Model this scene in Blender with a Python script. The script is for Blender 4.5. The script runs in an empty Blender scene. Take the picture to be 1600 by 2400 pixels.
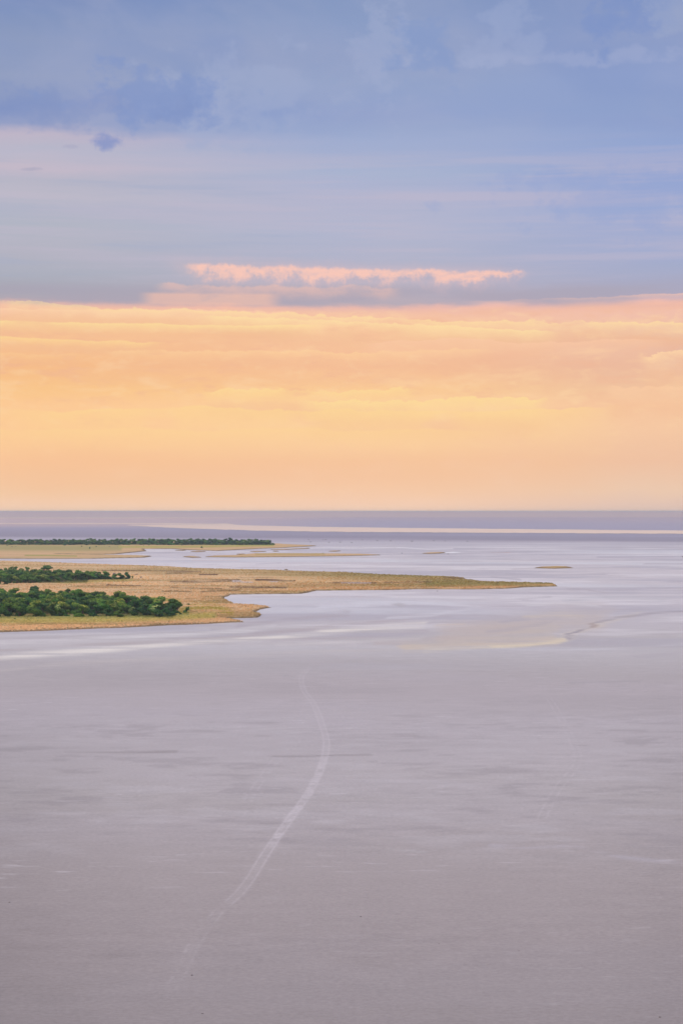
import bpy, math, random
import numpy as np
from mathutils import Vector

C = bpy.context.scene.collection
S = bpy.context.scene
R = math.radians

# ------------------------------------------------------------------ camera
H, F, HOR = 60.0, 4000.0, 1199.0          # eye height, focal length in photo pixels, horizon row
cam_d = bpy.data.cameras.new('camera')
cam_d.sensor_fit = 'VERTICAL'; cam_d.sensor_height = 36.0; cam_d.lens = 60.0
cam_d.clip_start = 1.0; cam_d.clip_end = 400000.0
cam = bpy.data.objects.new('camera', cam_d); C.objects.link(cam)
cam.location = (0, 0, H); cam.rotation_euler = (R(90) - math.atan(1.0 / F), 0, 0)
S.camera = cam

# ------------------------------------------------------------------ colour helpers
def lin1(c):
    c = c / 255.0
    return c / 12.92 if c <= 0.04045 else ((c + 0.055) / 1.055) ** 2.4
def lin(rgb): return np.array([lin1(c) for c in rgb])

# ------------------------------------------------------------------ view
vs = S.view_settings
S.display_settings.display_device = 'sRGB'
vs.view_transform = 'Standard'; vs.look = 'None'; vs.exposure = 0.0; vs.gamma = 1.0; vs.use_curve_mapping = False
S.cycles.volume_bounces = 0
S.cycles.max_bounces = 6
S.cycles.use_denoising = True

# ------------------------------------------------------------------ small node language
class NT:
    def __init__(s, tree): s.t = tree; s.n = tree.nodes; s.l = tree.links
    def put(s, sock, v):
        if hasattr(v, 'is_linked') or isinstance(v, bpy.types.NodeSocket): s.l.new(v, sock)
        else:
            if isinstance(v, (tuple, list, np.ndarray)) and len(v) == 3 and sock.type == 'RGBA': v = tuple(v) + (1.0,)
            sock.default_value = v
    def m(s, op, a, b=None, c=None, clamp=False):
        n = s.n.new('ShaderNodeMath'); n.operation = op; n.use_clamp = clamp
        s.put(n.inputs[0], a)
        if b is not None: s.put(n.inputs[1], b)
        if c is not None: s.put(n.inputs[2], c)
        return n.outputs[0]
    def add(s, a, b): return s.m('ADD', a, b)
    def sub(s, a, b): return s.m('SUBTRACT', a, b)
    def mul(s, a, b): return s.m('MULTIPLY', a, b)
    def rng(s, v, a, b, c=0.0, d=1.0, smooth=True):
        n = s.n.new('ShaderNodeMapRange'); n.interpolation_type = 'SMOOTHSTEP' if smooth else 'LINEAR'
        n.clamp = True
        for k, x in zip(('Value', 'From Min', 'From Max', 'To Min', 'To Max'), (v, a, b, c, d)): s.put(n.inputs[k], x)
        return n.outputs['Result']
    def xyz(s, x, y, z):
        n = s.n.new('ShaderNodeCombineXYZ')
        for i, v in enumerate((x, y, z)): s.put(n.inputs[i], v)
        return n.outputs[0]
    def sep(s, v):
        n = s.n.new('ShaderNodeSeparateXYZ'); s.put(n.inputs[0], v); return n.outputs
    def noise(s, vec, scale, detail=4.0, rough=0.5, dist=0.0):
        n = s.n.new('ShaderNodeTexNoise'); n.noise_dimensions = '3D'
        s.put(n.inputs['Vector'], vec); n.inputs['Scale'].default_value = scale
        n.inputs['Detail'].default_value = detail; n.inputs['Roughness'].default_value = rough
        n.inputs['Distortion'].default_value = dist
        return n.outputs['Fac'] if 'Fac' in n.outputs else n.outputs[0]
    def mix(s, f, a, b, mode='MIX'):
        n = s.n.new('ShaderNodeMix'); n.data_type = 'RGBA'; n.blend_type = mode
        n.clamp_result = False; n.clamp_factor = True
        s.put(n.inputs[0], f); s.put(n.inputs[6], a); s.put(n.inputs[7], b)
        return n.outputs[2]
    def ramp(s, f, stops):
        n = s.n.new('ShaderNodeValToRGB'); cr = n.color_ramp; cr.interpolation = 'LINEAR'
        while len(cr.elements) < len(stops): cr.elements.new(0.5)
        for e, (p, c) in zip(cr.elements, stops): e.position = p; e.color = tuple(c) + (1.0,)
        s.put(n.inputs[0], f)
        return n.outputs[0]

# ------------------------------------------------------------------ sky
SUN_EL, SUN_AZ = R(24), R(-125)            # azimuth from +Y towards +X : behind and to the left
world = bpy.data.worlds.new('World'); S.world = world; world.use_nodes = True
wt = world.node_tree; wt.nodes.clear(); W = NT(wt)
tc = wt.nodes.new('ShaderNodeTexCoord'); dirv = tc.outputs['Generated']
dx, dy, dz = W.sep(dirv)
hyp = W.m('SQRT', W.add(W.mul(dx, dx), W.mul(dy, dy)))
hyp = W.m('MAXIMUM', hyp, 0.02)
V0 = W.mul(W.m('DIVIDE', dz, hyp), F)                    # elevation slope, in 1/4000
U = W.mul(W.m('ARCTAN2', dx, dy), F)                     # azimuth
n3 = W.xyz(W.mul(dx, 1.0), W.mul(dy, 1.0), W.mul(dz, 3.0))
n3s = W.xyz(W.mul(dx, 1.0), W.mul(dy, 1.0), W.mul(dz, 9.0))
n3f = W.xyz(W.mul(dx, 1.0), W.mul(dy, 1.0), W.mul(dz, 22.0))
nA = W.sub(W.noise(n3, 9.0, 6, 0.55), 0.5)
nB = W.sub(W.noise(n3s, 7.0, 5, 0.55), 0.5)
nC = W.sub(W.noise(n3f, 6.0, 5, 0.6), 0.5)
nD = W.sub(W.noise(n3, 42.0, 6, 0.62), 0.5)
nE = W.sub(W.noise(W.xyz(dx, dy, W.mul(dz, 1.3)), 50.0, 6, 0.6), 0.5)
nG = W.sub(W.noise(W.xyz(W.add(dx, 5.0), dy, W.mul(dz, 1.3)), 50.0, 6, 0.6), 0.5)
amp = W.rng(V0, 300, 900, 14.0, 46.0)
V = W.add(V0, W.mul(nB, amp))
V = W.add(V, W.mul(nD, 26.0))
V = W.add(V, W.mul(nA, W.rng(V0, 600, 900, 0.0, 60.0)))

TAB = [  # photo row, left, centre, right
 (1199, (250,212,180), (250,212,184), (230,199,182)),
 (1185, (248,208,178), (249,209,182), (229,197,181)),
 (1150, (246,203,166), (249,206,173), (237,201,175)),
 (1080, (252,198,154), (250,200,162), (240,193,162)),
 (1000, (254,203,151), (253,205,160), (247,200,162)),
 (950,  (254,202,148), (254,207,157), (248,199,159)),
 (915,  (251,198,138), (252,203,148), (242,195,158)),
 (860,  (247,188,136), (248,191,149), (234,184,160)),
 (800,  (250,195,145), (249,195,155), (236,187,162)),
 (765,  (252,203,152), (252,201,160), (241,191,168)),
 (735,  (247,194,162), (246,194,166), (243,192,172)),
 (719,  (247,190,168), (238,186,172), (243,188,178)),
 (709,  (180,168,178), (186,172,182), (182,168,188)),
 (690,  (170,168,180), (186,174,186), (172,168,190)),
 (650,  (174,176,190), (180,178,196), (168,172,200)),
 (600,  (182,180,194), (178,180,202), (163,172,206)),
 (540,  (180,182,196), (178,182,206), (163,172,208)),
 (500,  (176,180,198), (180,182,206), (160,172,210)),
 (470,  (190,186,200), (182,182,206), (158,170,210)),
 (425,  (184,182,198), (174,180,208), (150,166,210)),
 (405,  (198,186,200), (170,180,208), (148,165,209)),
 (360,  (184,184,202), (166,176,208), (148,166,210)),
 (330,  (196,184,200), (160,174,210), (146,164,208)),
 (305,  (150,160,198), (150,168,208), (142,160,206)),
 (270,  (130,148,196), (146,164,208), (140,160,206)),
 (200,  (141,156,193), (146,164,204), (142,161,208)),
 (120,  (140,155,191), (140,158,200), (138,156,202)),
 (50,   (122,144,190), (132,154,198), (130,150,198)),
 (0,    (116,138,188), (124,148,194), (122,144,192)),
]
VMAX = 1260.0
fac = W.m('DIVIDE', V, VMAX)
ramps = [W.ramp(fac, [((HOR - r[0]) / VMAX, lin(r[k])) for r in TAB]) for k in (1, 2, 3)]
tL = W.rng(U, -760, 60); tR = W.rng(U, 80, 780)
sky_c = W.mix(tR, W.mix(tL, ramps[0], ramps[1]), ramps[2])

def band(center, half, soft): # mask in elevation
    return W.mul(W.rng(V0, center - half - soft, center - half), W.rng(V0, center + half, center + half + soft, 1.0, 0.0))
def urange(a, b, soft=60):
    a, b = a - 800, b - 800
    return W.mul(W.rng(U, a - soft, a), W.rng(U, b, b + soft, 1.0, 0.0))

# wispy high cloud in the blue upper part
wisp = W.noise(W.xyz(dx, dy, W.mul(dz, 1.8)), 11.0, 8, 0.56, 0.6)
wm = W.mul(W.rng(wisp, 0.38, 0.74), W.rng(V0, 820, 930))
sky_c = W.mix(W.mul(wm, 0.40), sky_c, lin((168, 174, 204)))
blue = W.noise(W.xyz(dx, dy, W.mul(dz, 2.6)), 8.0, 6, 0.5, 0.4)
bm = W.mul(W.rng(blue, 0.44, 0.74), W.rng(V0, 860, 960))
sky_c = W.mix(W.mul(bm, 0.5), sky_c, lin((122, 146, 200)))
# layered streaks of the middle part
st = W.mul(W.rng(nC, -0.06, 0.16), W.mul(W.rng(V0, 500, 560), W.rng(V0, 780, 900, 1.0, 0.0)))
sky_c = W.mix(W.mul(st, 0.40), sky_c, lin((196, 186, 204)))
st2 = W.mul(W.rng(nC, -0.05, -0.2), W.mul(W.rng(V0, 500, 560), W.rng(V0, 780, 900, 1.0, 0.0)))
sky_c = W.mix(W.mul(st2, 0.35), sky_c, lin((160, 172, 200)))

def bank(row, wob, fine, thick, col, k, a, b, seed, slope=0.0, soft=70, zs=3.0, sharp=3.0):
    """cloud tops: crisp ragged upper rim at a row, fading downwards"""
    global sky_c
    nv = W.xyz(W.add(dx, seed), W.add(dy, seed * 0.7), W.mul(dz, zs))
    nf = W.xyz(W.add(dx, seed), W.add(dy, seed * 0.7), W.mul(dz, 1.4))
    hgt = W.add(HOR - row, W.add(W.mul(U, slope), W.add(W.mul(W.sub(W.noise(nv, 14.0, 3, 0.5), 0.5), wob * 4),
                                W.add(W.mul(W.sub(W.noise(nf, 70.0, 6, 0.62), 0.5), fine * 4.5), W.mul(W.sub(W.noise(nf, 190.0, 4, 0.6), 0.5), fine * 1.6)))))
    d = W.sub(hgt, V0)
    msk = W.mul(W.rng(d, 0.0, sharp), W.m('POWER', 2.718, W.mul(W.m('MAXIMUM', d, 0.0), -1.0 / thick)))
    patch = W.rng(W.noise(nv, 18.0, 3, 0.5), 0.26, 0.46)
    msk = W.mul(W.mul(msk, patch), W.mul(urange(a, b, soft), k))
    shd = W.mul(W.rng(d, thick * 0.8, thick * 2.2), W.rng(d, thick * 2.5, thick * 4.5, 1.0, 0.0))
    sky_c = W.mix(W.mul(W.mul(shd, patch), W.mul(urange(a, b, soft), 0.38 * k)), sky_c, lin((241, 184, 146)))
    sky_c = W.mix(msk, sky_c, lin(col))

tex = W.noise(W.xyz(dx, dy, W.mul(dz, 4.0)), 24.0, 8, 0.62, 0.3)
cm = W.mul(W.rng(V0, 215, 300), W.rng(V0, 450, 480, 1.0, 0.0))
sky_c = W.mix(W.mul(W.mul(W.rng(tex, 0.50, 0.66), cm), 0.45), sky_c, lin((255, 213, 166)))
sky_c = W.mix(W.mul(W.mul(W.rng(tex, 0.48, 0.34), cm), 0.45), sky_c, lin((240, 180, 148)))
tx2 = W.noise(W.xyz(dx, dy, W.mul(dz, 2.4)), 60.0, 7, 0.6, 0.3)
cm2 = W.mul(W.rng(V0, 60, 260), W.rng(V0, 462, 484, 1.0, 0.0))
sky_c = W.mix(W.mul(W.mul(W.rng(tx2, 0.52, 0.70), cm2), 0.35), sky_c, lin((255, 216, 168)))
sky_c = W.mix(W.mul(W.mul(W.rng(tx2, 0.46, 0.30), cm2), 0.30), sky_c, lin((242, 186, 150)))
bank(728, 7, 5, 14, (255,208,172), 0.9, -900, 640, 1.3, 0.0)
bank(738, 6, 7, 16, (255,220,164), 0.95, 60, 1900, 2.1, -0.03)
bank(762, 5, 3, 10, (255,222,156), 1.0, -900, 700, 3.7, 0.0)
bank(752, 5, 6, 18, (255,222,164), 0.95, 520, 1250, 5.5, -0.045)
bank(712, 3, 3, 10, (255,202,180), 0.95, 1180, 2500, 7.1, 0.02, 120)
bank(782, 6, 5, 14, (247,190,145), 0.5, 100, 560, 4.9)
bank(811, 6, 4, 10, (255,216,150), 0.95, -900, 330, 8.3, -0.02)
bank(822, 9, 6, 12, (255,210,156), 0.75, 300, 1100, 9.9)
bank(800, 8, 5, 26, (253,202,166), 0.65, 900, 1500, 6.6)
bank(834, 5, 5, 8, (253,205,150), 0.6, -900, 160, 10.3)
bank(862, 6, 4, 12, (247,194,150), 0.4, 200, 900, 11.2)
bank(914, 6, 9, 20, (255,218,152), 0.9, 520, 930, 12.6, 0.0, 60)
bank(936, 7, 9, 26, (255,220,154), 0.9, 760, 1240, 13.8, 0.0, 70)
bank(958, 12, 5, 60, (255,215,148), 0.6, 150, 1300, 14.4, 0.0, 200)
bank(890, 8, 16, 26, (255,212,166), 1.0, 1520, 2400, 15.7, 0.08, 40)
bank(922, 8, 8, 22, (252,203,162), 0.8, 1440, 2400, 17.2, 0.02, 40)
bank(1005, 12, 4, 40, (255,213,150), 0.5, -500, 1000, 18.8, 0.0, 200)
# lower edge of the grey deck: darker purple belly
belly = W.mul(band(HOR - 697, 10, 26), W.rng(W.noise(n3s, 11.0, 4, 0.5), 0.35, 0.6))
sky_c = W.mix(W.mul(belly, 0.6), sky_c, lin((172, 164, 180)))
# pink-lit ragged strip inside the deck
rag_n = W.noise(n3, 34.0, 7, 0.66, 0.3)
nf0 = W.xyz(dx, dy, W.mul(dz, 0.8)); nf1 = W.xyz(W.add(dx, 3.0), dy, W.mul(dz, 0.8))
topv = W.add(W.sub(HOR - 627, W.mul(U, 0.026)), W.mul(W.sub(W.noise(nf0, 80.0, 7, 0.68), 0.5), 34.0))
thick = W.mul(W.rng(W.noise(nf1, 40.0, 8, 0.68), 0.30, 0.68, 8.0, 46.0), urange(490, 1150, 130))
soft_b = W.mul(W.sub(W.noise(W.xyz(dx, dy, W.mul(dz, 1.5)), 150.0, 5, 0.65), 0.5), 26.0)
rag = W.mul(W.rng(W.sub(topv, V0), -2.0, 7.0), W.rng(W.add(W.sub(V0, W.sub(topv, thick)), soft_b), -6.0, 20.0))
rag = W.mul(rag, urange(455, 1215, 30))
glow = W.mul(W.rng(W.sub(topv, V0), -26.0, 16.0), W.rng(W.sub(V0, W.sub(topv, thick)), -30.0, 12.0))
sky_c = W.mix(W.mul(W.mul(glow, urange(470, 1150, 110)), 0.26), sky_c, lin((236, 192, 186)))
rag = W.mul(rag, W.rng(W.noise(n3, 110.0, 6, 0.66), 0.24, 0.56, 0.5, 1.0))
sky_c = W.mix(W.mul(rag, 0.88), sky_c, lin((255, 202, 184)))
# paler pinkish cloud body beneath it, lit along its own upper rim
bn = W.mul(W.sub(W.noise(nf0, 46.0, 7, 0.66), 0.5), 40.0)
pbd = W.sub(W.add(HOR - 668, bn), V0)
pb = W.mul(W.rng(pbd, 0.0, 7.0), W.mul(W.rng(pbd, 8.0, 40.0, 1.0, 0.0), W.mul(urange(405, 900, 50), W.rng(rag_n, 0.34, 0.6, 0.4, 1.0))))
sky_c = W.mix(W.mul(pb, 0.55), sky_c, lin((238, 192, 178)))
wd = W.mul(band(HOR - 703, 9, 9), W.mul(urange(370, 620, 50), W.rng(tex, 0.35, 0.55, 0.5, 1.0)))
sky_c = W.mix(W.mul(wd, 0.6), sky_c, lin((246, 194, 172)))
sky_c = W.mix(W.rng(V0, 800, 980, 0.0, 0.18), sky_c, lin((158, 164, 188)))
# small torn blue gap and a dark scrap on the left
def blob(x, row, rx, ry, col, k):
    global sky_c
    a = W.m('DIVIDE', W.add(W.sub(U, x - 800), W.mul(nE, rx * 5.0)), rx)
    b = W.m('DIVIDE', W.add(W.sub(V0, HOR - row), W.mul(nG, ry * 5.0)), ry)
    r2 = W.add(W.mul(a, a), W.mul(b, b))
    sky_c = W.mix(W.rng(r2, -0.1, 1.9, k, 0.0), sky_c, lin(col))
blob(248, 338, 34, 15, (134,148,198), 0.85)
blob(85, 409, 20, 4, (170,168,190), 0.6)
blob(175, 356, 16, 5, (168,168,194), 0.5)
blob(225, 250, 46, 34, (166,170,200), 0.5)
blob(560, 225, 150, 90, (162,173,206), 0.5)
blob(480, 270, 60, 60, (164,174,206), 0.4)
blob(408, 246, 16, 14, (160,172,206), 0.5)
blob(345, 235, 150, 50, (126,148,200), 0.6)
blob(60, 262, 240, 40, (128,146,194), 0.5)
blob(1390, 146, 260, 16, (172,180,212), 0.34)
blob(900, 120, 60, 110, (166,176,208), 0.45)
blob(1180, 90, 70, 60, (162,174,208), 0.4)
blob(1480, 40, 90, 60, (120,144,200), 0.5)
blob(1570, 30, 60, 50, (158,170,202), 0.5)
blob(1000, 120, 60, 70, (124,150,202), 0.4)
blob(1560, 470, 300, 60, (142,162,210), 0.35)
# the clear-sky base seen thinly through the deck, and the brighter cloud overhead and behind
nish = wt.nodes.new('ShaderNodeTexSky'); nish.sky_type = 'NISHITA'; nish.sun_disc = False
nish.sun_elevation = SUN_EL; nish.sun_rotation = SUN_AZ; nish.altitude = 900
over = W.ramp(W.rng(dz, 0.28, 0.9, 0, 1), [(0.0, lin((150,166,206))), (0.35, (0.62, 0.66, 0.85)), (1.0, (0.98, 0.93, 0.98))])
sky_c = W.mix(W.rng(V0, 1150, 2100), sky_c, over)
ten = W.n.new('ShaderNodeVectorMath'); ten.operation = 'SCALE'; W.put(ten.inputs[0], sky_c); ten.inputs['Scale'].default_value = 10.0
final = W.mix(0.97, nish.outputs[0], ten.outputs[0])
bg = wt.nodes.new('ShaderNodeBackground'); bg.inputs['Strength'].default_value = 0.1
wt.links.new(final, bg.inputs['Color'])
wo = wt.nodes.new('ShaderNodeOutputWorld'); wt.links.new(bg.outputs[0], wo.inputs['Surface'])
world.cycles.sampling_method = 'MANUAL'; world.cycles.sample_map_resolution = 512

sd = bpy.data.lights.new('sun', 'SUN'); sd.energy = 1.1; sd.angle = R(22); sd.color = (1.0, 0.90, 0.80)
sun = bpy.data.objects.new('sun', sd); C.objects.link(sun)
sv = Vector((math.sin(SUN_AZ) * math.cos(SUN_EL), math.cos(SUN_AZ) * math.cos(SUN_EL), math.sin(SUN_EL)))
sun.rotation_euler = (-sv).to_track_quat('-Z', 'Y').to_euler(); sun.location = (0, -50, 200)

# ------------------------------------------------------------------ geometry helpers
K = np.array([0.93, 0.91, 1.01])          # linear radiance of a white ground under this light
BETA = 6.5e-5                              # haze extinction per metre
HAZE_C = np.array([0.35, 0.36, 0.46])
def clear(c, py):                          # the colour a far surface has before the air is in front of it
    T = np.exp(-BETA * H * F / np.maximum(np.asarray(py, float) - HOR, 1.0))
    T = np.maximum(T, 0.25)[..., None]
    return np.clip((c - (1 - T) * HAZE_C) / T, 0.012, 0.93)

def gp(px, py):                             # photo row/column of a point of the flat pan -> metres
    D = H * F / (np.asarray(py, float) - HOR)
    return (np.asarray(px, float) - 800.0) * D / F, D

rs = np.random.RandomState(11)
LAT = rs.rand(256, 256)
def vnoise(x, y):
    xi = np.floor(x).astype(int); yi = np.floor(y).astype(int); fx = x - xi; fy = y - yi
    fx = fx * fx * (3 - 2 * fx); fy = fy * fy * (3 - 2 * fy)
    a = LAT[xi & 255, yi & 255]; b = LAT[(xi + 1) & 255, yi & 255]
    c = LAT[xi & 255, (yi + 1) & 255]; d = LAT[(xi + 1) & 255, (yi + 1) & 255]
    return (a * (1 - fx) + b * fx) * (1 - fy) + (c * (1 - fx) + d * fx) * fy
def fbm(x, y, s, o=4, g=0.5):
    t = 0; w = 0; am = 1.0
    for k in range(o):
        t = t + am * vnoise(x / s + 17.3 * k, y / s + 9.1 * k); w += am; am *= g; s *= 0.5
    return t / w                            # 0..1
def sstep(x, a, b):
    t = np.clip((x - a) / (b - a), 0, 1); return t * t * (3 - 2 * t)

def mesh_obj(name, verts, faces, mat, cols=None, parent=None, smooth=False, link=True):
    me = bpy.data.meshes.new(name)
    verts = np.asarray(verts, np.float32); faces = np.asarray(faces, np.int32)
    nf, k = faces.shape
    me.vertices.add(len(verts)); me.vertices.foreach_set('co', verts.ravel())
    me.loops.add(nf * k); me.loops.foreach_set('vertex_index', faces.ravel())
    me.polygons.add(nf); me.polygons.foreach_set('loop_start', np.arange(0, nf * k, k, dtype=np.int32))
    me.polygons.foreach_set('loop_total', np.full(nf, k, np.int32))
    if smooth: me.polygons.foreach_set('use_smooth', np.ones(nf, bool))
    if cols is not None:
        at = me.color_attributes.new('Col', 'FLOAT_COLOR', 'POINT')
        c4 = np.ones((len(verts), 4), np.float32); c4[:, :3] = cols
        at.data.foreach_set('color', c4.ravel())
    me.materials.append(mat); me.update(calc_edges=True); me.validate()
    o = bpy.data.objects.new(name, me)
    if link: C.objects.link(o)
    if parent: o.parent = parent
    return o

def tag(o, label=None, cat=None, group=None, kind=None):
    if label: o['label'] = label
    if cat: o['category'] = cat
    if group: o['group'] = group
    if kind: o['kind'] = kind
    return o

def stroke(px, py, pts, w, soft=1.0, aspect=1.0):
    """0..1 closeness of the parameter points to a polyline; w = half width in rows"""
    best = np.full(px.shape, 1e9)
    for (x0, y0), (x1, y1) in zip(pts[:-1], pts[1:]):
        ax, ay = x0 * aspect, y0; bx, by = x1 * aspect, y1
        qx, qy = px * aspect, py
        L = (bx - ax) ** 2 + (by - ay) ** 2
        t = np.clip(((qx - ax) * (bx - ax) + (qy - ay) * (by - ay)) / L, 0, 1)
        d = np.hypot(qx - ax - t * (bx - ax), qy - ay - t * (by - ay))
        best = np.minimum(best, d)
    return 1 - sstep(best, w * (1 - soft), w * (1 + 0.2))

# ------------------------------------------------------------------ materials of the ground
def surf_mat(name, big=0.10, mid=0.10, fine=0.10, scale=1.0, stretch=2.5, rough=0.9, sparkle=0.0, spec=0.2, bump=0.0, grain=0.0):
    m = bpy.data.materials.new(name); m.use_nodes = True; N = NT(m.node_tree); N.n.clear()
    at = N.n.new('ShaderNodeAttribute'); at.attribute_name = 'Col'
    geo = N.n.new('ShaderNodeNewGeometry'); x, y, z = N.sep(geo.outputs['Position'])
    p = N.xyz(N.m('DIVIDE', x, stretch), y, z)
    a = N.sub(N.noise(p, 0.012 * scale, 5, 0.6), 0.5)
    b = N.sub(N.noise(p, 0.11 * scale, 5, 0.6), 0.5)
    c = N.mul(N.sub(N.noise(p, 0.24 * scale, 6, 0.72), 0.5), N.rng(N.noise(p, 0.02, 2, 0.5), 0.35, 0.6, 0.35, 1.0))
    f = N.add(1.0, N.add(N.mul(a, big * 2), N.add(N.mul(b, mid * 2), N.mul(c, fine * 2))))
    if grain: f = N.add(f, N.mul(N.sub(N.noise(N.xyz(N.m('DIVIDE', x, 1.4), y, z), 1.6, 5, 0.75), 0.5), grain * 2))
    v = N.n.new('ShaderNodeVectorMath'); v.operation = 'SCALE'; N.put(v.inputs[0], at.outputs['Color']); N.put(v.inputs['Scale'], f)
    col = v.outputs[0]
    if sparkle:
        q = N.xyz(N.m('DIVIDE', x, 3.6), y, z)
        s1 = N.rng(N.noise(q, 0.42 * scale, 3, 0.5, 0.4), 0.60, 0.72)
        s2 = N.rng(N.noise(q, 0.013 * scale, 3, 0.5), 0.46, 0.62)
        col = N.mix(N.mul(N.mul(s1, s2), sparkle), col, tuple(lin((214, 206, 218)) / K))
        s3 = N.rng(N.noise(q, 0.30 * scale, 3, 0.55, 0.3), 0.40, 0.30)
        s4 = N.rng(N.noise(N.xyz(N.m('DIVIDE', x, 4.0), N.add(y, 300.0), z), 0.010 * scale, 3, 0.5), 0.50, 0.66)
        col = N.mix(N.mul(N.mul(s3, s4), sparkle * 0.8), col, tuple(lin((142, 133, 142)) / K))
    bs = N.n.new('ShaderNodeBsdfPrincipled'); N.put(bs.inputs['Base Color'], col)
    bs.inputs['Roughness'].default_value = rough; bs.inputs['Specular IOR Level'].default_value = spec
    if bump:
        bn = N.n.new('ShaderNodeBump'); bn.inputs['Strength'].default_value = bump; bn.inputs['Distance'].default_value = 0.3
        N.put(bn.inputs['Height'], N.noise(p, 0.7 * scale, 5, 0.6)); N.l.new(bn.outputs[0], bs.inputs['Normal'])
    out = N.n.new('ShaderNodeOutputMaterial'); N.l.new(bs.outputs[0], out.inputs[0])
    return m
M_PAN = surf_mat('salt_pan', 0.02, 0.04, 0.20, 1.0, 2.0, 0.85, 0.34, 0.1, grain=0.30)
M_GRASS = surf_mat('dry_grass_ground', 0.08, 0.12, 0.08, 1.0, 2.2, 0.95, 0.0, 0.05, 0.0)

def solid(name, rgb, rough=0.9, var=0.15, scale=1.5):
    m = bpy.data.materials.new(name); m.use_nodes = True; N = NT(m.node_tree); bs = N.n['Principled BSDF']
    tc = N.n.new('ShaderNodeTexCoord')
    f = N.noise(tc.outputs['Object'], scale, 4, 0.6)
    N.put(bs.inputs['Base Color'], N.mix(f, tuple(c * (1 - var * 2) for c in rgb), tuple(c * (1 + var * 2) for c in rgb)))
    bs.inputs['Roughness'].default_value = rough; bs.inputs['Specular IOR Level'].default_value = 0.1
    return m

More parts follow.
